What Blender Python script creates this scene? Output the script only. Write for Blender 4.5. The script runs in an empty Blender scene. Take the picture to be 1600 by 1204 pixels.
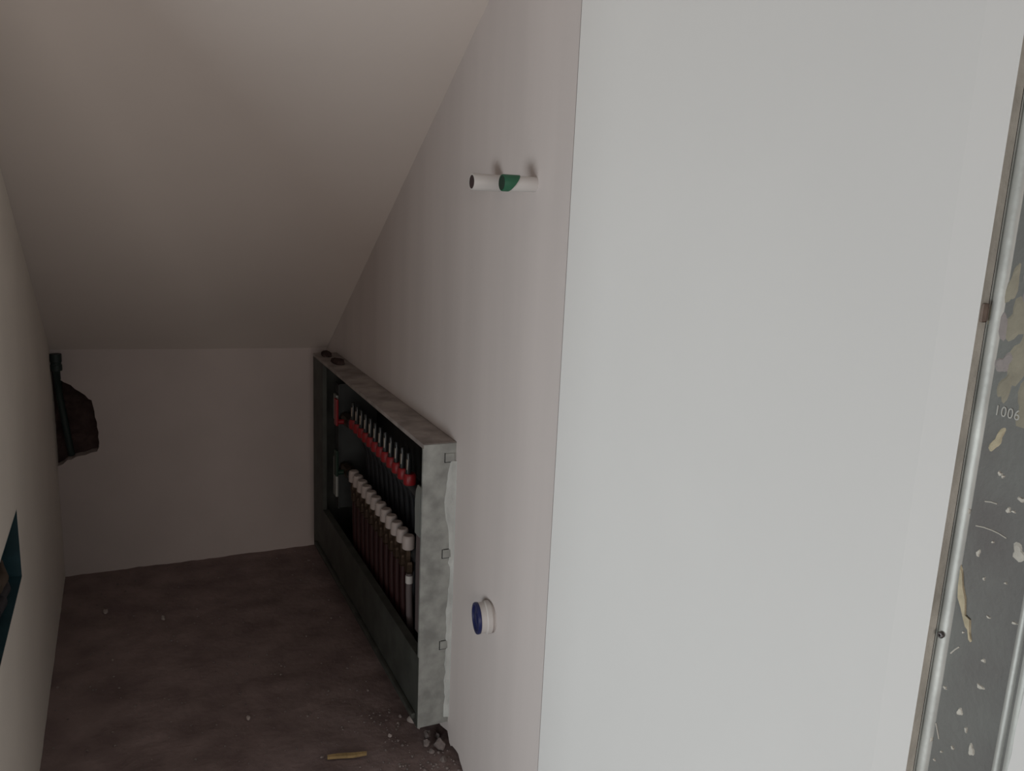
import bpy, bmesh, math, random
from mathutils import Vector, Matrix, noise
R = random.Random(7)
S = bpy.context.scene
COL = S.collection

# ------------------------------------------------------------------ camera, world, light, exposure
cam = bpy.data.cameras.new('camera')
cam.sensor_fit = 'HORIZONTAL'; cam.sensor_width = 36.0; cam.lens = 1313.93 / 1600 * 36.0
cam.clip_start = 0.02
camo = bpy.data.objects.new('camera', cam); COL.objects.link(camo)
cr = Vector((0.90793982, -0.41673197, 0.04449431)); cu = Vector((0.04697383, 0.20668625, 0.977279)); cf = Vector((0.41645976, 0.88522046, -0.20723418))
m4 = Matrix((cr, cu, -cf)).transposed().to_4x4(); m4.translation = Vector((0, 0, 1.25))
camo.matrix_world = m4
S.camera = camo

W = bpy.data.worlds.new('world'); S.world = W; W.use_nodes = True
bg = W.node_tree.nodes['Background']
bg.inputs[0].default_value = (1.0, 0.92, 0.86, 1); bg.inputs[1].default_value = 0.03

def area(name, loc, target, sx, sy, power, color):
    l = bpy.data.lights.new(name, 'AREA'); l.shape = 'RECTANGLE'; l.size = sx; l.size_y = sy
    l.energy = power; l.color = color
    o = bpy.data.objects.new(name, l); COL.objects.link(o)
    o.location = loc
    o.rotation_euler = (Vector(target) - Vector(loc)).to_track_quat('-Z', 'Y').to_euler()
    return o
area('low_side_light', (-1.45, 0.70, 0.38), (0.65, 1.0, 0.65), 1.7, 0.6, 28, (0.93, 1.0, 1.02))  # added area lamp for the cool light from low left; its source is unseen
area('rear_fill_light', (-0.6, -2.6, 1.2), (0.3, 1.5, 0.8), 1.6, 1.4, 32, (1.0, 0.90, 0.84))  # added fill lamp behind the camera, lifts ceiling and niche

S.view_settings.view_transform = 'Standard'; S.view_settings.look = 'None'
S.view_settings.gamma = 1.0; S.view_settings.use_curve_mapping = False
S.view_settings.exposure = 0.0

# ------------------------------------------------------------------ materials
def mat(name, col, rough=0.7, metal=0.0, var=0.0, scale=20.0, bump=0.0, bscale=80.0, col2=None, stretch=None, spec=0.4, detail=6):
    m = bpy.data.materials.new(name); m.use_nodes = True
    nt = m.node_tree; b = nt.nodes['Principled BSDF']
    b.inputs['Roughness'].default_value = rough; b.inputs['Metallic'].default_value = metal
    b.inputs['Specular IOR Level'].default_value = spec
    b.inputs['Base Color'].default_value = (*col, 1)
    tc = nt.nodes.new('ShaderNodeTexCoord'); mp = nt.nodes.new('ShaderNodeMapping')
    nt.links.new(tc.outputs['Object'], mp.inputs[0])
    if stretch: mp.inputs['Scale'].default_value = stretch
    if var > 0 or col2:
        n = nt.nodes.new('ShaderNodeTexNoise'); n.inputs['Scale'].default_value = scale; n.inputs['Detail'].default_value = detail
        nt.links.new(mp.outputs[0], n.inputs['Vector'])
        r = nt.nodes.new('ShaderNodeValToRGB')
        c2 = col2 if col2 else tuple(c * (1 - var) for c in col)
        c1 = col if col2 else tuple(min(1, c * (1 + var * 0.5)) for c in col)
        r.color_ramp.elements[0].position = 0.33; r.color_ramp.elements[0].color = (*c2, 1)
        r.color_ramp.elements[1].position = 0.67; r.color_ramp.elements[1].color = (*c1, 1)
        nt.links.new(n.outputs['Fac'], r.inputs[0]); nt.links.new(r.outputs[0], b.inputs['Base Color'])
    if bump > 0:
        n2 = nt.nodes.new('ShaderNodeTexNoise'); n2.inputs['Scale'].default_value = bscale; n2.inputs['Detail'].default_value = 8
        nt.links.new(tc.outputs['Object'], n2.inputs['Vector'])
        bp = nt.nodes.new('ShaderNodeBump'); bp.inputs['Strength'].default_value = bump; bp.inputs['Distance'].default_value = 0.004
        nt.links.new(n2.outputs['Fac'], bp.inputs['Height']); nt.links.new(bp.outputs[0], b.inputs['Normal'])
    return m
M = {}
M['wallR'] = mat('primed_wall_right', (0.59, 0.535, 0.515), 0.8, var=0.05, scale=3.0, bump=0.10, bscale=40, stretch=(1, 3.2, 0.35))
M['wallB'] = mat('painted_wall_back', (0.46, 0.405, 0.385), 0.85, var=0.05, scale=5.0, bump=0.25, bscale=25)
M['wallL'] = mat('painted_wall_left', (0.80, 0.74, 0.66), 0.85, var=0.04, scale=4.0, bump=0.15, bscale=30)
M['ceil'] = mat('painted_slope', (0.68, 0.62, 0.575), 0.85, var=0.03, scale=2.0, bump=0.12, bscale=18)
M['board'] = mat('white_board', (0.71, 0.70, 0.685), 0.7, var=0.025, scale=2.2, bump=0.05, bscale=30)
M['board_edge'] = mat('board_edge_paper', (0.52, 0.50, 0.45), 0.9, var=0.35, scale=14.0, bump=0.4, bscale=150)
M['joint'] = mat('dark_joint', (0.05, 0.045, 0.045), 0.9)
M['floor'] = mat('dusty_screed', (0.26, 0.20, 0.19), 0.95, col2=(0.18, 0.135, 0.13), scale=9.0, bump=0.6, bscale=60, spec=0.1)
M['masonry'] = mat('dark_masonry', (0.060, 0.040, 0.037), 0.95, var=0.4, scale=25, bump=0.9, bscale=50, spec=0.1)
M['galv'] = mat('galvanised_steel', (0.36, 0.37, 0.35), 0.55, 0.35, var=0.28, scale=26, bump=0.12, bscale=120)
M['galv_dusty'] = mat('dusty_steel_top', (0.33, 0.29, 0.27), 0.9, 0.0, var=0.3, scale=22, bump=0.4, bscale=70)
M['galv_shaded'] = mat('shaded_steel_front', (0.062, 0.066, 0.058), 0.6, 0.3, var=0.3, scale=18)  # same galvanised steel, shade of the unlit front put into the colour
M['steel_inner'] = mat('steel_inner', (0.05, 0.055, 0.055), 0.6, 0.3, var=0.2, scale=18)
M['slot'] = mat('slot_dark', (0.015, 0.015, 0.015), 0.9)
M['plaster'] = mat('plaster_smear', (0.50, 0.51, 0.49), 0.9, var=0.2, scale=40, bump=0.7, bscale=90, stretch=(1, 1, 0.3))
M['studweb'] = mat('stud_web', (0.19, 0.195, 0.18), 0.62, 0.3, col2=(0.135, 0.125, 0.12), scale=7, bump=0.12, bscale=200)
M['studrib'] = mat('stud_rib', (0.50, 0.50, 0.47), 0.5, 0.35, var=0.2, scale=16, bump=0.1, bscale=100)
M['emboss'] = mat('emboss', (0.38, 0.37, 0.34), 0.5, 0.2)
M['splash'] = mat('plaster_splash', (0.55, 0.52, 0.46), 0.9, var=0.15, scale=60, bump=0.4, bscale=150)
M['tan'] = mat('tan_splash', (0.46, 0.40, 0.28), 0.9, var=0.2, scale=60, bump=0.4, bscale=150)
M['stain'] = mat('beige_stain', (0.29, 0.265, 0.205), 0.9, var=0.2, scale=40, bump=0.3, bscale=100)
M['stain_grey'] = mat('pinkgrey_stain', (0.28, 0.25, 0.24), 0.9, var=0.15, scale=40, bump=0.3, bscale=100)
M['white_pl'] = mat('white_plastic', (0.56, 0.53, 0.51), 0.45)
M['cap_white'] = mat('cap_plastic', (0.42, 0.365, 0.34), 0.45)
M['red_pl'] = mat('red_plastic', (0.24, 0.012, 0.016), 0.4)
M['red_pipe'] = mat('red_pipe', (0.032, 0.010, 0.010), 0.5)
M['grey_pipe'] = mat('grey_pipe', (0.13, 0.105, 0.105), 0.5)
M['green_pl'] = mat('green_plastic', (0.025, 0.12, 0.065), 0.5)
M['green_dk'] = mat('dark_green_plastic', (0.010, 0.032, 0.020), 0.55)
M['bore'] = mat('pipe_bore', (0.045, 0.028, 0.028), 0.8)
M['blue_pl'] = mat('blue_plastic', (0.014, 0.020, 0.085), 0.4)
M['brass'] = mat('tarnished_brass', (0.06, 0.040, 0.026), 0.45, 0.6)
M['sight'] = mat('sight_tube', (0.02, 0.022, 0.022), 0.25)
M['chrome'] = mat('chrome', (0.42, 0.36, 0.29), 0.35, 1.0)
M['bar'] = mat('manifold_bar', (0.035, 0.04, 0.045), 0.4, 0.5)
M['bracket'] = mat('zinc_bracket', (0.34, 0.36, 0.34), 0.45, 0.4)
M['teal'] = mat('teal_plastic', (0.020, 0.058, 0.072), 0.5, var=0.4, scale=10)
M['pipe_teal'] = mat('teal_pipe', (0.018, 0.030, 0.028), 0.5)
M['brown'] = mat('brown_cable', (0.085, 0.06, 0.042), 0.7)
M['cable_dark'] = mat('dark_cable', (0.03, 0.03, 0.035), 0.6)
M['shaded_pipe'] = mat('shaded_pipe', (0.014, 0.015, 0.018), 0.5)  # upper-bar pipes coloured near black to merge with the shadow behind them
M['grit'] = mat('pale_grit', (0.24, 0.20, 0.185), 0.95)
M['chip'] = mat('brown_chip', (0.20, 0.155, 0.13), 0.9, var=.3, scale=90)
M['wood'] = mat('yellow_wood', (0.30, 0.205, 0.09), 0.8, var=0.3, scale=60, stretch=(1, 0.2, 1))
M['stone'] = mat('stone', (0.20, 0.165, 0.155), 0.95, var=0.3, scale=40, bump=0.6, bscale=120)
M['stone_pale'] = mat('pale_plaster_lump', (0.36, 0.31, 0.29), 0.95, var=0.2, scale=50, bump=0.6, bscale=120)
M['screw'] = mat('screw', (0.12, 0.11, 0.11), 0.4, 0.8)

# ------------------------------------------------------------------ helpers
def link(name, bm, m, parent=None, smooth=False, kind=None):
    me = bpy.data.meshes.new(name)
    bmesh.ops.recalc_face_normals(bm, faces=bm.faces[:])
    bm.to_mesh(me); bm.free()
    ms = m if isinstance(m, (list, tuple)) else [m]
    for k in ms: me.materials.append(M[k])
    if smooth:
        me.polygons.foreach_set('use_smooth', [True] * len(me.polygons))
        me.set_sharp_from_angle(angle=math.radians(40))
    o = bpy.data.objects.new(name, me); COL.objects.link(o)
    if parent is not None:
        o.parent = parent
        o.matrix_parent_inverse = Matrix.Translation(parent.location).inverted() if parent.parent is None else Matrix.Identity(4)
    if kind: o['kind'] = kind
    return o
def thing(name, label, cat, loc, group=None):
    o = bpy.data.objects.new(name, None); COL.objects.link(o); o.location = loc; o.empty_display_size = 0.05
    return tag(o, label, cat, group)
def tag(o, label, cat, group=None):
    o['label'] = label; o['category'] = cat
    if group: o['group'] = group
    return o
def box(bm, x0, x1, y0, y1, z0, z1, mi=0, bevel=0.0):
    g = bmesh.ops.create_cube(bm, size=1.0)
    for v in g['verts']:
        v.co = Vector((x0 + (v.co.x + .5) * (x1 - x0), y0 + (v.co.y + .5) * (y1 - y0), z0 + (v.co.z + .5) * (z1 - z0)))
    fs = {f for v in g['verts'] for f in v.link_faces}
    for f in fs: f.material_index = mi
    if bevel > 0:
        es = list({e for v in g['verts'] for e in v.link_edges})
        bmesh.ops.bevel(bm, geom=es, offset=bevel, segments=2, profile=0.6, affect='EDGES')
def prism_yz(bm, poly, x0, x1, mi=0):
    a = [bm.verts.new((x0, y, z)) for y, z in poly]; b = [bm.verts.new((x1, y, z)) for y, z in poly]
    n = len(poly); fs = [bm.faces.new(a), bm.faces.new(b[::-1])]
    for i in range(n): fs.append(bm.faces.new((a[i], b[i], b[(i + 1) % n], a[(i + 1) % n])))
    for f in fs: f.material_index = mi
    return fs
def prism_xz(bm, poly, y0, y1):
    a = [bm.verts.new((x, y0, z)) for x, z in poly]; b = [bm.verts.new((x, y1, z)) for x, z in poly]
    n = len(poly); bm.faces.new(a); bm.faces.new(b[::-1])
    for i in range(n): bm.faces.new((a[i], b[i], b[(i + 1) % n], a[(i + 1) % n]))
def lathe(bm, p, axis, prof, seg=20, mi=0):
    """prof: list of (distance along axis, radius)"""
    ax = Vector(axis).normalized(); t = ax.orthogonal().normalized(); bt = ax.cross(t); p = Vector(p)
    rings = []
    for d, r in prof:
        if r < 1e-6: rings.append([bm.verts.new(p + ax * d)])
        else: rings.append([bm.verts.new(p + ax * d + (t * math.cos(a) + bt * math.sin(a)) * r) for a in [2 * math.pi * k / seg for k in range(seg)]])
    for i in range(len(rings) - 1):
        A, B = rings[i], rings[i + 1]
        for k in range(seg):
            k2 = (k + 1) % seg
            vs = [A[k % len(A)], A[k2 % len(A)], B[k2 % len(B)], B[k % len(B)]]
            vs = [v for j, v in enumerate(vs) if v not in vs[:j]]
            if len(vs) >= 3: bm.faces.new(vs).material_index = mi
    for ring in (rings[0], rings[-1]):
        if len(ring) > 1: bm.faces.new(ring).material_index = mi
def tube(bm, pts, r, seg=12, mi=0):
    pts = [Vector(p) for p in pts]; rings = []
    for i, p in enumerate(pts):
        d = (pts[min(i + 1, len(pts) - 1)] - pts[max(i - 1, 0)]).normalized()
        t = Vector((0.31, 0.9, 0.2)).cross(d).normalized(); bt = d.cross(t)
        rings.append([bm.verts.new(p + (t * math.cos(2 * math.pi * k / seg) + bt * math.sin(2 * math.pi * k / seg)) * r) for k in range(seg)])
    for A, B in zip(rings, rings[1:]):
        for k in range(seg): bm.faces.new((A[k], A[(k + 1) % seg], B[(k + 1) % seg], B[k])).material_index = mi
    bm.faces.new(rings[0]); bm.faces.new(rings[-1])
BM = bmesh.new

# ------------------------------------------------------------------ structure
XL, XR, YB = -0.212, 0.651, 2.9376
XF = 0.649
def zc(y, side=0.0):                      # sloping soffit; side 0 = right edge, 1 = left edge
    a = 0.732 + 0.6555 * (YB - y); b = 0.755 + 0.588 * (YB - y)
    return a + (b - a) * side
def top(y): return zc(y) if y > 0.2 else zc(0.2)

# floor: rough screed
bm = BM()
NX, NY = 60, 130
xs = [XL - .12 + (0.80 - XL + .12) * i / NX for i in range(NX + 1)]
ys = [0.9 + (3.0 - 0.9) * j / NY for j in range(NY + 1)]
g = []
for x in xs:
    row = []
    for y in ys:
        e = min(1, max(0, (y - 0.9) / .15)) * min(1, max(0, (0.80 - x) / .04))
        z = e * (0.004 * noise.noise(Vector((x * 11, y * 11, 0))) + 0.0028 * noise.noise(Vector((x * 37, y * 37, 3))) + 0.0022 * noise.noise(Vector((x * 90, y * 90, 3)))) - 0.004
        rr = max(0, 1 - abs(x - 0.66) / .06) if 1.45 < y < 1.8 else 0
        row.append(bm.verts.new((x, y, z + 0.006 * rr * (0.5 + noise.noise(Vector((x * 50, y * 50, 9)))))))
    g.append(row)
for i in range(NX):
    for j in range(NY): bm.faces.new((g[i][j], g[i + 1][j], g[i + 1][j + 1], g[i][j + 1]))
box(bm, -3.0, 0.80, -3.0, 0.9, -0.06, -0.004)
box(bm, -3.0, XL - .121, 0.9, 3.0, -0.06, -0.004)
fl = link('floor', bm, 'floor', smooth=True, kind='structure')

# left wall, with a rectangular opening for the flush box
OY0, OY1, OZ0, OZ1 = 1.46, 1.862, 0.466, 0.613
bm = BM(); Y0 = 1.28; xo = XL - 0.12
def ztl(y): return zc(y, 1.0)
prism_yz(bm, [(Y0, -.02), (OY0, -.02), (OY0, ztl(OY0)), (Y0, ztl(Y0))], xo, XL)
prism_yz(bm, [(OY1, -.02), (3.02, -.02), (3.02, ztl(3.02)), (OY1, ztl(OY1))], xo, XL)
prism_yz(bm, [(OY0, -.02), (OY1, -.02), (OY1, OZ0), (OY0, OZ0)], xo, XL)
prism_yz(bm, [(OY0, OZ1), (OY1, OZ1), (OY1, ztl(OY1)), (OY0, ztl(OY0))], xo, XL)
link('wall_left', bm, 'wallL', kind='structure')

# back wall with a chiselled notch at its left side
notch = [(XL, .374), (-.196, .380), (-.183, .392), (-.171, .3925), (-.160, .400), (-.146, .4032), (-.131, .4045), (-.112, .412), (-.0957, .414),
         (-.090, .428), (-.0884, .4459), (-.0905, .462), (-.0885, .478), (-.0920, .495), (-.0915, .512), (-.0965, .530), (-.097, .549), (-.1034, .5854),
         (-.112, .590), (-.121, .603), (-.1347, .6144), (-.149, .625), (-.160, .638), (-.1778, .6476), (-.187, .655), (-.195, .6587), (-.199, .668), (-.201, .70), (XL, .701)]
bm = BM()
zr, zl = 0.760, 0.775
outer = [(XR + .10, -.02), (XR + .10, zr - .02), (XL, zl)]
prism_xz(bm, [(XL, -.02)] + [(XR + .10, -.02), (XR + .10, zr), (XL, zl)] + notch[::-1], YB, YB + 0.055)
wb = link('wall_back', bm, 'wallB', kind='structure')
bm = BM()
N = 14; gg = []
for i in range(N + 1):
    row = []
    for k in range(2 * N + 1):
        x = XL - .01 + .17 * i / N; z = .34 + .40 * k / (2 * N)
        row.append(bm.verts.new((x, YB + .044 + .014 * noise.noise(Vector((x * 40, z * 40, 0))), z)))
    gg.append(row)
for i in range(N):
    for k in range(2 * N): bm.faces.new((gg[i][k], gg[i + 1][k], gg[i + 1][k + 1], gg[i][k + 1]))
link('broken_masonry', bm, 'masonry', wb, smooth=False)

# ceiling: sloping soffit as a ruled slab
bm = BM()
NYc = 24; rows = []
for j in range(NYc + 1):
    y = 0.2 + (YB + 0.06 - 0.2) * j / NYc
    rows.append([bm.verts.new((XL - .13, y, zc(y, 1.09))), bm.verts.new((XR + .11, y, zc(y, 0)))] +
                [bm.verts.new((XR + .11, y, zc(y, 0) + .10)), bm.verts.new((XL - .13, y, zc(y, 1.09) + .10))])
for a, b in zip(rows, rows[1:]):
    for k in range(4): bm.faces.new((a[k], a[(k + 1) % 4], b[(k + 1) % 4], b[k]))
bm.faces.new(rows[0]); bm.faces.new(rows[-1])
link('ceiling', bm, 'ceil', smooth=True, kind='structure')

# right wall: far sheet around the cabinet, near sheet, next sheet, backing
CY0, CY1, CZ0, CZ1, CXF = 1.655, 2.80, 0.058, 0.742, 0.576
bm = BM(); T = 0.049
rag = [(1.655, .034), (1.648, .024), (1.640, .012), (1.631, .009), (1.622, .016), (1.60, .020), (1.583, .0205), (1.572, .010), (1.560, .004), (1.548, -.004), (1.53, -.006), (1.42, -.008), (1.199, -.008)]
prism_yz(bm, rag[::-1] + [(1.655, top(1.655)), (1.199, top(1.199))], XR, XR + T)
prism_yz(bm, [(CY0, CZ1 + .001), (CY1, CZ1 + .001), (CY1, top(CY1)), (CY0, top(CY0))], XR, XR + T)
prism_yz(bm, [(CY0, .034), (1.70, .020), (1.80, .012), (2.0, .0), (CY1, -.008), (CY1, CZ0 - .001), (CY0, CZ0 - .001)], XR, XR + T)
prism_yz(bm, [(CY1 + .001, -.008), (YB, -.008), (YB, top(YB)), (CY1 + .001, top(CY1))], XR, XR + T)
wr = link('wall_right', bm, 'wallR', kind='structure')
bm = BM()
prism_yz(bm, [(-.7, -.01), (YB, -.01), (YB, top(YB)), (.2, top(.2)), (-.7, top(.2))], 0.756, 0.80)
link('backing', bm, 'masonry', wr)
bm = BM()
prism_yz(bm, [(1.186, -.004), (1.206, -.004), (1.206, top(1.206)), (1.186, top(1.186))], XR + .0075, XR + .03)
# near sheet with tapered edge
bm2 = BM(); yF0, yT, yF1 = 0.473, 0.508, 1.1945
zs = [(-.004), ]
prof = [(XF + .0025, yF0), (XF + .0016, yF0 + .012), (XF, yT), (XF, yF1 - .0008), (XF + .0008, yF1), (XF + .0125, yF1), (XF + .0125, yF0)]
A = [bm2.verts.new((x, y, -.004)) for x, y in prof]; B = [bm2.verts.new((x, y, top(y))) for x, y in prof]
n = len(prof)
for i in range(n):
    f = bm2.faces.new((A[i], A[(i + 1) % n], B[(i + 1) % n], B[i])); f.material_index = 1 if i == n - 1 else 0
bm2.faces.new(A); bm2.faces.new(B)
link('plasterboard', bm2, ['board', 'board_edge'], wr)
link('joint_gap', bm, 'joint', wr)
bm = BM(); 
prism_yz(bm, [(-.6, -.004), (.3790, -.004), (.3785, .40), (.3800, .81), (.3790, .828), (.3795, .845), (.3785, .880), (.3780, 1.2), (.378, top(.378)), (.2, top(.2)), (-.6, top(.2))], XF - .001, XF + .0115)
link('plasterboard', bm, 'board', wr)

# ------------------------------------------------------------------ metal stud with splashes and embossed number
SX = 0.6630
st = thing('metal_stud', 'galvanised drywall stud between white boards, plaster splashed, at right edge', 'stud', (SX, .43, 0))
zt = top(.39) - .002
bm = BM(); prism_yz(bm, [(.384, -.003), (.459, -.003), (.459, zt), (.384, zt)], SX, SX + .0012)
link('web', bm, 'studweb', st)
def rib(y0, y1, h):
    bm = BM(); n = 7
    P = [(SX + .001 - h * math.sin(math.pi * k / (n - 1)) ** 0.6, y0 + (y1 - y0) * k / (n - 1)) for k in range(n)]
    P += [(SX + .022, y1), (SX + .022, y0)] if False else [(SX + .0015, y1), (SX + .0015, y0)]
    A = [bm.verts.new((x, y, -.003)) for x, y in P]; B = [bm.verts.new((x, y, zt)) for x, y in P]
    for i in range(len(P)): bm.faces.new((A[i], A[(i + 1) % len(P)], B[(i + 1) % len(P)], B[i]))
    bm.faces.new(A); bm.faces.new(B)
    return bm
link('edge_rib', rib(.459, .472, .0035), 'studrib', st, smooth=True)
link('edge_rib', rib(.3945, .4025, .003), 'studrib', st, smooth=True)
link('edge_rib', rib(.3850, .3940, .0022), 'studrib', st, smooth=True)
for y in (.472, ):
    bm = BM(); box(bm, SX - .001, SX + .05, y, y + .0008, -.003, zt); link('flange', bm, 'studrib', st)
# text curve turned into a mesh
tcu = bpy.data.curves.new('embossed_number', 'FONT'); tcu.body = '1006'; tcu.size = 0.0125; tcu.extrude = 0.0005; tcu.space_character = 1.08
tmp = bpy.data.objects.new('tmp', tcu); COL.objects.link(tmp)
dg = bpy.context.evaluated_depsgraph_get(); me = bpy.data.meshes.new_from_object(tmp.evaluated_get(dg))
bpy.data.objects.remove(tmp)
for v in me.vertices: v.co = Vector((SX - .0004 - v.co.z, .4530 - v.co.x * 0.86, 1.0975 + v.co.y))
me.materials.clear(); me.materials.append(M['emboss'])
to = bpy.data.objects.new('embossed_number', me); COL.objects.link(to); to.parent = st; to.matrix_parent_inverse = Matrix.Translation(st.location).inverted()
def splash(y, z, ry, rz, m='splash', ang=0.0, th=.0012, n=11, seed=None, name='plaster_splash'):
    rr = random.Random(seed if seed is not None else int(y * 1e5 + z * 1e4)); bm = BM()
    P = []
    n = n + 7; q = [rr.uniform(0, 6.28) for _ in range(4)]
    for k in range(n):
        a = 2 * math.pi * k / n; f = 0.92 + .18 * math.sin(2 * a + q[0]) + .16 * math.sin(3 * a + q[1]) + .10 * math.sin(5 * a + q[2])
        u, w = math.cos(a) * ry * f, math.sin(a) * rz * f
        P.append((y + u * math.cos(ang) - w * math.sin(ang), z + u * math.sin(ang) + w * math.cos(ang)))
    a = [bm.verts.new((SX, py, pz)) for py, pz in P]
    b = [bm.verts.new((SX - th, y + (py - y) * .7, z + (pz - z) * .7)) for py, pz in P]
    for i in range(n): bm.faces.new((a[i], a[(i + 1) % n], b[(i + 1) % n], b[i]))
    bm.faces.new(b); bm.faces.new(a)
    return link(name, bm, m, st)
splash(.4465, 1.0765, .0042, .0115, 'tan', ang=.42, n=13)
for y, z, r1, r2 in ((.439, 1.0495, .0022, .0022), (.436, 1.048, .0015, .0017), (.4166, 1.0341, .0045, .0026), (.4266, 1.0216, .0022, .003), (.4220, 1.0220, .0018, .0014), (.4607, 1.0089, .0014, .003),
                     (.4119, .9895, .0062, .0080), (.4462, .9754, .0018, .0040), (.4372, .9556, .0014, .0016), (.4275, .9244, .0020, .0014), (.4253, .8846, .0020, .0022),
                     (.4559, .841, .0022, .0016), (.4241, .8601, .0034, .0028), (.4384, .8271, .0026, .0046), (.4299, .8146, .0018, .0026), (.4221, .7993, .0036, .0052),
                     (.4612, .7847, .0020, .0034), (.4392, .7905, .0020, .0018), (.449, .780, .0012, .0014), (.4545, .768, .0012, .0014), (.405, .930, .0026, .0016), (.4475, .900, .0012, .0013), (.435, .990, .0012, .0014), (.418, .960, .0014, .0014)):
    splash(y, z, r1, r2)
for (a, b) in (((.4526, .9983), (.4379, .9998)), ((.4379, .9998), (.4241, .9976)), ((.448, 1.022), (.437, 1.0235)), ((.459, .803), (.4535, .790)), ((.456, .875), (.449, .885))):
    bm = BM(); d = Vector((0, a[0] - b[0], a[1] - b[1])); 
    tube(bm, [(SX - .0002, a[0], a[1]), (SX - .0004, (a[0] + b[0]) / 2, (a[1] + b[1]) / 2 + .0006), (SX - .0002, b[0], b[1])], .0006, 5)
    link('scratch', bm, 'splash', st)
# long tan splinter of plaster
bm = BM()
P = [(.4602, .9594), (.4575, .955), (.4545, .942), (.4500, .931), (.4478, .916), (.4425, .914), (.4405, .902), (.4385, .896), (.4400, .894), (.4425, .903), (.4455, .905), (.4490, .912), (.4535, .922), (.4580, .930), (.4595, .942)]
cy = sum(p[0] for p in P) / len(P); cz = sum(p[1] for p in P) / len(P)
a = [bm.verts.new((SX, *p)) for p in P]; b = [bm.verts.new((SX - .002, cy + (p[0] - cy) * .9, cz + (p[1] - cz) * .9)) for p in P]
for i in range(len(P)): bm.faces.new((a[i], a[(i + 1) % len(P)], b[(i + 1) % len(P)], b[i]))
bm.faces.new(b); bm.faces.new(a)
o = link('plaster_splash', bm, 'tan', st); o['label'] = 'long tan splinter shaped splash'
# broad smeared stain above the number
for y, z, r1, r2, mm, an in ((.4555, 1.206, .0045, .020, 'stain', .1), (.446, 1.178, .012, .016, 'stain', 0), (.4605, 1.172, .008, .012, 'stain_grey', 0), (.434, 1.150, .014, .028, 'stain', 0), (.4515, 1.142, .007, .010, 'stain_grey', .5), (.4475, 1.122, .0055, .015, 'stain', .3), (.428, 1.112, .008, .022, 'stain', .1), (.440, 1.212, .008, .018, 'stain_grey', .2), (.4705, 1.181, .0045, .010, 'stain', 0)):
    splash(y, z, r1, r2, mm, ang=an, th=.0007 + .0002 * R.random(), n=14, name='plaster_smear')
bm = BM(); lathe(bm, (SX - .0030, .4655, .889), (-1, 0, 0), [(0, .0030), (.0018, .0032), (.0026, .0024), (.0027, .0012), (.0014, .0008), (.0014, 0)], 10)
link('screw_head', bm, 'screw', st)

bm = BM(); box(bm, XF + .004, XF + .011, yF0 - .0022, yF0 - .0001, 1.173, 1.189, bevel=.0022); link('edge_chip', bm, 'chip', wr)
# ------------------------------------------------------------------ manifold cabinet
cab = thing('manifold_cabinet', 'galvanised steel manifold cabinet, open fronted, low on the right wall', 'cabinet', (CXF, CY0, CZ0))
XBk = 0.748
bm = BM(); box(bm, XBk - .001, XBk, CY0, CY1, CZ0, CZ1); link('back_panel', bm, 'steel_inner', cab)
bm = BM(); box(bm, CXF, XBk - .001, CY0 + .002, CY1 - .002, CZ1 - .0015, CZ1, bevel=.0006)
link('top_panel', bm, 'galv_dusty', cab)
# near side with slots cut for knock-out tabs
side = BM(); box(side, CXF, XBk - .001, CY0, CY0 + .0015, CZ0 + .0005, CZ1 - .0016)
sp = link('side_panel', side, 'galv', cab); sp['label'] = 'near side panel with three knock-out tabs'
for zt_ in (.7085, .4840, .2600):
    bm = BM(); box(bm, .6255, .6465, CY0 - .0022, CY0 - .0002, zt_ - .0095, zt_ + .0095, bevel=.0004)
    kt = link('knockout_tab', bm, 'galv', sp)
    for bx in ((.6238, .6256, zt_ - .0115, zt_ + .0105), (.6238, .6500, zt_ - .0115, zt_ - .0098), (.6270, .6500, zt_ + .0098, zt_ + .0110)):
        if zt_ > .7 and bx[2] > zt_: continue
        bm = BM(); box(bm, bx[0], bx[1], CY0 - .0006, CY0 - .0001, bx[2], bx[3]); link('slot', bm, 'slot', sp)
bm = BM(); box(bm, CXF, XBk - .001, CY1 - .0015, CY1, CZ0, CZ1 - .0016); link('side_panel', bm, 'galv_shaded', cab)
bm = BM(); box(bm, CXF, XBk - .001, CY0 + .002, CY1 - .002, CZ0, CZ0 + .0015); link('bottom_panel', bm, 'galv_shaded', cab)
# front lips
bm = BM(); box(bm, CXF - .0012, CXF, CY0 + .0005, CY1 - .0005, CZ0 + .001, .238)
box(bm, CXF, CXF + .018, CY0 + .002, CY1 - .003, .2366, .238); link('front_skirt', bm, 'galv_shaded', cab)
bm = BM(); box(bm, CXF - .0012, CXF, CY0 + .0005, CY1 - .0005, CZ1 - .010, CZ1); link('front_lip', bm, 'galv_dusty', cab)
bm = BM(); box(bm, CXF - .0012, CXF, CY0 + .0005, CY0 + .007, .238, CZ1 - .010); link('front_lip', bm, 'galv', cab)
bm = BM(); box(bm, CXF - .0012, CXF, 2.655, CY1 - .0005, .238, CZ1 - .010); box(bm, CXF, CXF + .012, 2.655, 2.657, .238, CZ1 - .010); link('front_post', bm, 'galv_shaded', cab)
bm = BM(); box(bm, CXF - .012, CXF - .0012, CY0 + .01, CY1 - .05, .078, .092, bevel=.003); link('lower_lip', bm, 'galv_shaded', cab)
# feet
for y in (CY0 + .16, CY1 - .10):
    bm = BM(); box(bm, CXF + .05, CXF + .08, y, y + .03, -.004, CZ0); link('foot', bm, 'galv_shaded', cab)
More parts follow.
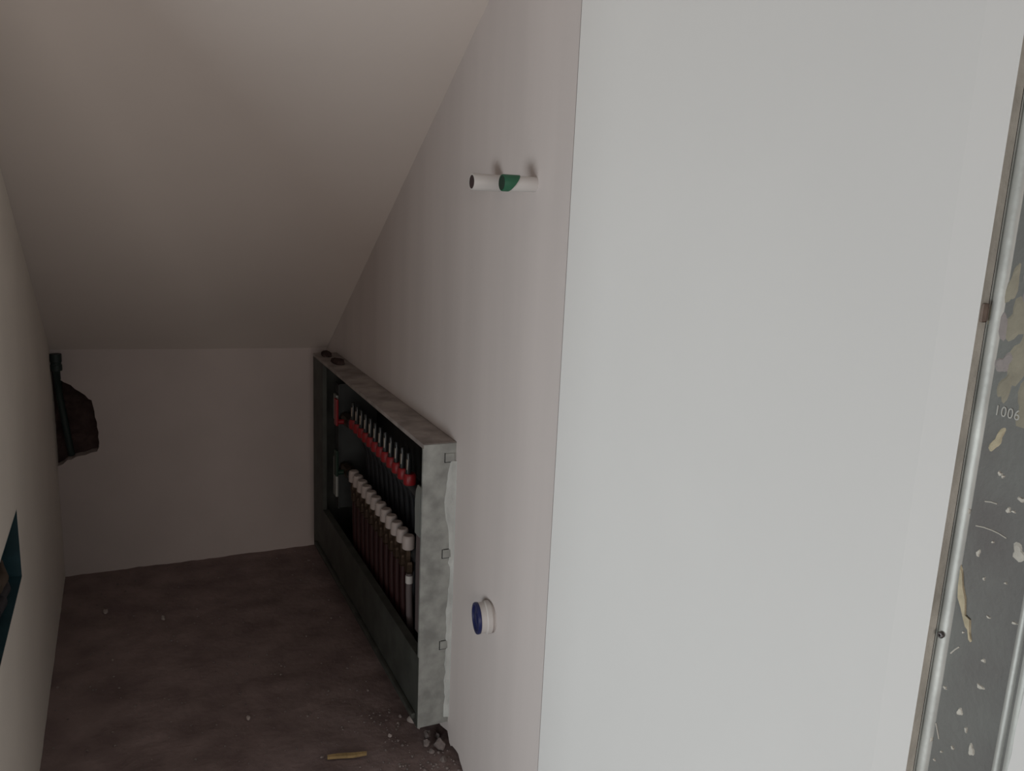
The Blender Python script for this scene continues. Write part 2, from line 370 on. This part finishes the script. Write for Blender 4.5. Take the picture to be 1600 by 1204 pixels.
# plaster smeared along the side panel next to the wall
bm = BM()
prev = None; zsm = [.074 + (.700 - .074) * k / 60 for k in range(61)]
for k, z in enumerate(zsm):
    w = .011 + .006 * noise.noise(Vector((0, 0, z * 14))) + .004 * noise.noise(Vector((0, 5, z * 45)))
    if .52 < z < .70: w += .012 * math.sin((z - .52) / .18 * math.pi)
    if .40 < z < .46: w *= .6
    w = max(.004, w)
    ring = [bm.verts.new((XR, CY0 - .0001, z)), bm.verts.new((XR - w, CY0 - .0001, z)), bm.verts.new((XR - w * .9, CY0 - .0018, z)), bm.verts.new((XR - .001, CY0 - .004 - .002 * noise.noise(Vector((3, 0, z * 30))), z)), bm.verts.new((XR + .0, CY0 - .006, z))]
    if prev:
        for i in range(5): bm.faces.new((prev[i], prev[(i + 1) % 5], ring[(i + 1) % 5], ring[i]))
    else: bm.faces.new(ring)
    prev = ring
bm.faces.new(prev)
link('plaster_smear', bm, 'plaster', wr, smooth=True)

# ------------------------------------------------------------------ heating manifold
mf = thing('heating_manifold', 'underfloor heating manifold with red flow meters and white caps inside the steel cabinet', 'manifold', (.65, 2.2, .25))
XC = .612
YS = [1.857 + .0487 * k for k in range(12)]
for z, nm in ((.570, 'supply_bar'), (.405, 'return_bar')):
    bm = BM(); lathe(bm, (XC + .02, 1.80, z), (0, 1, 0), [(0, 0), (0, .013), (.004, .017), (.70, .017), (.72, .014), (.76, .014), (.76, 0)], 16)
    b = link(nm, bm, 'bar', mf, smooth=True)
# first piece of each kind, then copies sharing its mesh
def copies(src, parent, dy):
    c = src.copy(); COL.objects.link(c); c.parent = parent; c.matrix_parent_inverse = src.matrix_parent_inverse.copy(); c.location = src.location + Vector((0, dy, 0)); return c
def row(name, bm, m, parent, sm=True, label=None):
    o = link(name, bm, m, parent, smooth=sm)
    if label: o['label'] = label
    return o
def tri(y):
    L = []
    bm = BM(); lathe(bm, (XC, y, .584), (0, 0, 1), [(0, .010), (0, .0150), (.004, .0158), (.022, .0158), (.027, .0125), (.027, 0)], 16); L.append(row('flow_meter', bm, 'red_pl', mf))
    bm = BM(); lathe(bm, (XC - .004, y, .611), (0, 0, 1), [(0, .0068), (.034, .0068), (.040, .0050), (.052, .0050), (.054, 0)], 12); lathe(bm, (XC - .0085, y - .004, .622), (0, 0, 1), [(0, .0016), (.026, .0016), (.027, 0)], 8, 1); L.append(row('sight_tube', bm, ['sight', 'chrome'], L[0]))
    bm = BM(); lathe(bm, (XC, y, .416), (0, 0, 1), [(0, 0), (0, .0120), (.003, .0155), (.030, .0155), (.034, .0140), (.036, .0120), (.0362, 0)], 18); L.append(row('valve_cap', bm, 'cap_white', mf))
    bm = BM(); lathe(bm, (XC, y, .382), (0, 0, 1), [(0, .008), (.010, .010), (.018, .010), (.034, .0085)], 6); L.append(row('valve_stem', bm, 'brass', mf, False))
    return L
first = tri(YS[0])
for k in range(1, 12):
    d = YS[k] - YS[0]
    f = copies(first[0], mf, d)
    t = first[1].copy(); COL.objects.link(t); t.parent = f; t.matrix_parent_inverse = first[1].matrix_parent_inverse.copy()
    copies(first[2], mf, d); copies(first[3], mf, d)
# outlet pipes of the lower bar; the nearest is grey with a white union
for k, y in enumerate(YS):
    bm = BM(); lathe(bm, (XC + .004, y, .384), (0, 0, -1), [(0, .009), (.006, .012), (.026, .012), (.030, .0085), (.034, .0085)], 6)
    link('union_nut', bm, 'brass' if k else 'brass', mf)
    bm = BM(); tube(bm, [(XC + .004, y, .352), (XC + .004, y, .30), (XC + .006, y, .24), (XC + .012, y, .16), (XC + .02, y, CZ0 + .002)], .0085, 10)
    p = link('outlet_pipe', bm, 'red_pipe' if k else 'grey_pipe', mf, smooth=True)
    if not k:
        p['label'] = 'grey outlet pipe'
        bm = BM(); lathe(bm, (XC + .004, y, .346), (0, 0, -1), [(0, .008), (0, .0095), (.020, .0095), (.020, .0086)], 12); u = link('pipe_sleeve', bm, 'white_pl', mf, smooth=True); u['label'] = 'white pipe sleeve'
    y2 = y + .024
    bm = BM(); tube(bm, [(XC + .030, y2, .560), (XC + .050, y2, .50), (XC + .058, y2, .40), (XC + .058, y2, .20), (XC + .05, y2, CZ0 + .002)], .0085, 10)
    link('outlet_pipe', bm, 'shaded_pipe', mf, smooth=True)
# brackets: near curved strap and far plate
def strap(y0, y1, pts, t=.003):
    bm = BM(); pr = None
    for x, dy, z in pts:
        r = [bm.verts.new((x, y0 + dy, z)), bm.verts.new((x, y1 + dy, z)), bm.verts.new((x + t, y1 + dy, z)), bm.verts.new((x + t, y0 + dy, z))]
        if pr:
            for i in range(4): bm.faces.new((pr[i], pr[(i + 1) % 4], r[(i + 1) % 4], r[i]))
        else: bm.faces.new(r)
        pr = r
    bm.faces.new(pr); return bm
o = link('end_bracket', strap(1.741, 1.776, [(.612, .020, .602), (.606, .014, .592), (.602, .008, .575), (.600, .003, .55), (.600, 0, .52), (.600, 0, .492)]), 'bracket', mf); o['label'] = 'short pale zinc strap'
o = link('end_bracket', strap(1.728, 1.782, [(.606, 0, .490), (.606, 0, .40), (.608, 0, .24)]), 'grey_pipe', mf); o['label'] = 'dull grey support plate'
bm = BM(); box(bm, .612, .616, 2.590, 2.640, .26, .675, bevel=.001); box(bm, .616, .740, 2.60, 2.604, .26, .675); o = link('end_bracket', bm, 'steel_inner', mf)
for z0, z1 in ((.555, .640), (.30, .43)):
    bm = BM(); box(bm, .604, .612, 2.592, 2.634, z0, z1, bevel=.003); link('mounting_plate', bm, 'bracket', mf)
# ball valves at the far end
for z, m, lab in ((.570, 'red_pl', 'red lever ball valve'), (.405, 'green_dk', 'dark lever ball valve')):
    bm = BM(); lathe(bm, (XC + .02, 2.50, z), (0, 1, 0), [(0, .015), (.01, .020), (.05, .022), (.07, .016), (.09, .016)], 8); v = link('ball_valve', bm, 'brass', mf); v['label'] = lab
    bm = BM(); box(bm, .586, .594, 2.515, 2.545, z - .01, z + .075, bevel=.003); lathe(bm, (.594, 2.53, z), (1, 0, 0), [(0, .008), (.024, .008)], 10); link('lever', bm, m, v)

# ------------------------------------------------------------------ pipes in the right wall
def wall_pipe(name, label, y, z, r, xe, end_m, group):
    t = thing(name, label, 'pipe', (XR, y, z), group)
    L = XR - xe
    bm = BM(); lathe(bm, (XR + .03, y, z), (-1, 0, 0), [(0, r), (.03 + L - .001, r), (.03 + L, r - .0008), (.03 + L, r - .0028), (.03 + L - .006, r - .0028)], 24)
    link('pipe_body', bm, 'white_pl', t, smooth=True)
    return t, L
tA, L = wall_pipe('capped_pipe', 'white water pipe stub with a green cap, nearer of the two', 1.327, 1.2893, .0128, .590, 'green_dk', 'pipe stubs high on the right wall')
bm = BM(); seg = 24; r = .0141; ra = []; rb = []; rc = []
for k in range(seg):
    a = 2 * math.pi * k / seg; cy_, sz_ = math.cos(a) * r, math.sin(a) * r
    back = .590 + .020 + .010 * math.sin(a) * (1 if True else 0)
    ra.append(bm.verts.new((.5885, 1.327 + cy_ * .96, 1.2893 + sz_ * .96))); rb.append(bm.verts.new((.590, 1.327 + cy_, 1.2893 + sz_))); rc.append(bm.verts.new((back, 1.327 + cy_, 1.2893 + sz_)))
for k in range(seg):
    k2 = (k + 1) % seg
    bm.faces.new((ra[k], ra[k2], rb[k2], rb[k])); bm.faces.new((rb[k], rb[k2], rc[k2], rc[k]))
bm.faces.new(ra)
o = link('end_cap', bm, 'green_pl', tA, smooth=True); o['label'] = 'green end cap with slanted rim'
bm = BM(); lathe(bm, (.5884, 1.327, 1.2893), (-1, 0, 0), [(0, .0122), (.0008, .0118), (.0004, .008), (.0004, 0)], 20); link('cap_face', bm, 'green_dk', o)
tB, L = wall_pipe('capped_pipe', 'white water pipe stub with a dark open end, farther of the two', 1.468, 1.2920, .0152, .5905, 'bore', 'pipe stubs high on the right wall')
bm = BM(); lathe(bm, (.5925, 1.468, 1.2920), (-1, 0, 0), [(0, .0128), (.0016, .0128), (.0012, .009), (.0012, 0)], 20); link('bore', bm, 'bore', tB)
dp = thing('drain_pipe', 'white drain pipe stub with a dark blue cap, low on the right wall', 'pipe', (XR, 1.436, .4335))
DA = Vector((-.988, .15, -.02)).normalized(); D0 = Vector((XR, 1.436, .4340))
bm = BM(); lathe(bm, D0 - DA * .03, DA, [(0, .0300), (.033, .0300), (.033, .0335), (.042, .0335), (.044, .0312), (.056, .0312), (.056, .02)], 32); link('pipe_body', bm, 'white_pl', dp, smooth=True)
bm = BM(); lathe(bm, D0 + DA * .0255, DA, [(0, .0318), (.0045, .0322), (.0065, .0310), (.0065, .0265), (.0040, .0255), (.0036, .012), (.0048, .010), (.0048, 0)], 32); o = link('end_cap', bm, 'blue_pl', dp, smooth=True); o['label'] = 'dark blue end cap'

# ------------------------------------------------------------------ flush box in the left wall
jb = thing('wall_box', 'dark teal rectangular wall box sunk into the left wall', 'wall box', (XL, OY0, OZ0))
D = .055
bm = BM(); box(bm, XL - D - .002, XL - D, OY0 + .001, OY1 - .001, OZ0 + .001, OZ1 - .001); link('box_back', bm, 'teal', jb)
bm = BM()
box(bm, XL - D, XL - .0002, OY1 - .003, OY1 - .001, OZ0 + .001, OZ1 - .001); box(bm, XL - D, XL - .0002, OY0 + .001, OY0 + .003, OZ0 + .001, OZ1 - .001)
box(bm, XL - D, XL - .0002, OY0 + .003, OY1 - .003, OZ0 + .001, OZ0 + .003); box(bm, XL - D, XL - .0002, OY0 + .003, OY1 - .003, OZ1 - .003, OZ1 - .001)
link('box_rim', bm, 'teal', jb)
for y, z, m, r in ((1.76, .535, 'brown', .012), (1.68, .56, 'brown', .010), (1.72, .505, 'cable_dark', .012), (1.79, .500, 'cable_dark', .010)):
    bm = BM(); tube(bm, [(XL - .05, y + .05, z + .01), (XL - .03, y + .01, z), (XL - .016, y - .05, z - .004), (XL - .018, y - .12, z + .006)], r, 10); link('cable_stub', bm, m, jb, smooth=True)

# ------------------------------------------------------------------ pipe in the far left corner
cp = thing('corner_pipe', 'dark teal pipe with a wide collar in the far left corner, above broken plaster', 'pipe', (-.19, YB - .01, .40))
bm = BM(); lathe(bm, (-.1952, YB - .0175, .690), (0, 0, 1), [(0, .008), (0, .0165), (.018, .0165), (.020, .0145), (.026, .0145), (.028, .0165), (.052, .0165), (.052, 0)], 18); link('collar', bm, 'pipe_teal', cp, smooth=True)
bm = BM(); tube(bm, [(-.1952, YB - .0175, .692), (-.1955, YB - .012, .672), (-.196, YB + .008, .655), (-.194, YB + .018, .60), (-.186, YB + .022, .53), (-.176, YB + .026, .44), (-.172, YB + .034, .40)], .0105, 10); link('pipe_body', bm, 'pipe_teal', cp, smooth=True)

# ------------------------------------------------------------------ debris on the floor
def lump(name, label, x, y, sx, sy, sz, m, cat='rubble', group='loose debris on the dusty floor', rot=0.0, sub=2, z=-.003):
    bm = BM(); bmesh.ops.create_icosphere(bm, subdivisions=sub, radius=1.0)
    k = R.random() * 50
    for v in bm.verts:
        f = 0.78 + 0.45 * noise.noise(v.co * 1.3 + Vector((k, k, 0))); c = v.co * f
        c.z = max(c.z, -.35)
        v.co = Vector((c.x * sx, c.y * sy, (c.z + .35) * sz))
    bmesh.ops.rotate(bm, verts=bm.verts[:], matrix=Matrix.Rotation(rot, 3, 'Z'))
    o = link(name, bm, m, smooth=True); o.location = (x, y, z)
    return tag(o, label, cat, group)
lump('plaster_lump', 'pale plaster lump by the cabinet\'s near bottom corner, largest pale one', .603, 1.772, .011, .017, .011, 'stone_pale', rot=.5)
lump('plaster_lump', 'pale plaster chip touching the cabinet\'s near bottom corner', .6095, 1.744, .007, .011, .009, 'stone_pale', rot=.2)
lump('plaster_lump', 'small dull plaster crumb just left of the pale lumps', .581, 1.80, .006, .007, .006, 'stone')
lump('rubble_stone', 'grey brown stone in the gap under the right wall board', .631, 1.647, .014, .017, .022, 'stone', rot=.4)
lump('rubble_stone', 'flat brown stone below the cabinet\'s side panel', .6195, 1.703, .010, .013, .012, 'stone')
lump('rubble_stone', 'small brown pebble beside the wall\'s ragged bottom edge', .6405, 1.690, .007, .008, .010, 'stone')
lump('rubble_stone', 'brown stone left of the ragged wall bottom, second from the wall', .608, 1.640, .008, .010, .008, 'stone')
lump('plaster_crumb', 'small pale crumb in the middle of the floor', .233, 1.9232, .0065, .006, .007, 'stone_pale', rot=1)
lump('plaster_crumb', 'small pale crumb near the back wall, left of two', -.0889, 2.6234, .010, .013, .009, 'stone_pale')
lump('plaster_crumb', 'small pale crumb near the back wall, right of two', .0678, 2.5242, .007, .013, .008, 'stone_pale')
lump('plaster_crumb', 'pale crumb resting behind the yellow wood sliver', .535, 1.733, .006, .006, .006, 'stone_pale')
lump('mortar_lump', 'dark mortar lump on the far end of the cabinet top, nearer of two', .612, 2.60, .022, .040, .016, 'masonry', z=CZ1)
lump('mortar_lump', 'dark mortar lump on the far end of the cabinet top, against the soffit', .606, 2.735, .022, .034, .016, 'masonry', z=CZ1)
lump('rubble_stone', 'brown stone half under the cabinet\'s near bottom edge', .607, 1.672, .012, .011, .012, 'stone', rot=1.2)
lump('rubble_stone', 'round brown stone at the very bottom edge beside the right wall', .622, 1.600, .009, .012, .010, 'stone', rot=.7)
# yellow wood sliver
bm = BM(); a0 = Vector((.3772, 1.7000)); a1 = Vector((.4638, 1.6816)); d = (a1 - a0); nn = Vector((-d.y, d.x)).normalized(); pr = None
for k in range(9):
    t = k / 8; w = .0046 * (0.30 + 0.70 * max(0, math.sin(math.pi * (t * .9 + .08))) ** .6) ; c = a0 + d * t + nn * .0012 * math.sin(t * 7)
    h = .002 + .006
    r_ = [bm.verts.new((*(c + nn * w), .000)), bm.verts.new((*(c + nn * w), h)), bm.verts.new((*(c - nn * w), h - .0015)), bm.verts.new((*(c - nn * w), .000))]
    if pr:
        for i in range(4): bm.faces.new((pr[i], pr[(i + 1) % 4], r_[(i + 1) % 4], r_[i]))
    else: bm.faces.new(r_)
    pr = r_
bm.faces.new(pr)
tag(link('wood_sliver', bm, 'wood'), 'thin yellowish wood sliver lying on the floor in front of the cabinet', 'wood sliver')
# fine grit
bm = BM()
for k in range(900):
    if k < 420: x, y = R.uniform(-.2, .60), R.uniform(1.5, 2.9)
    else: x, y = .66 - abs(R.gauss(0, .09)), R.uniform(1.5, 1.85) if k < 760 else R.uniform(1.5, 2.85)
    if y > CY0 - .01 and x > CXF - .006: continue
    if x < XL + .01 or x > .645: continue
    s = R.choice((.0012, .0016, .002, .003)) * R.uniform(.8, 1.3)
    g_ = bmesh.ops.create_icosphere(bm, subdivisions=1, radius=s)
    mi = 1 if R.random() < .12 else 0
    for v in g_['verts']:
        v.co = Vector((x + v.co.x * R.uniform(.8, 1.4), y + v.co.y * R.uniform(.8, 1.4), -.001 + v.co.z * .8))
    for f in {f for v in g_['verts'] for f in v.link_faces}: f.material_index = mi
o = link('floor_grit', bm, ['stone', 'grit'], kind='stuff'); o['label'] = 'fine grit and dust scattered over the dark floor'; o['category'] = 'grit'
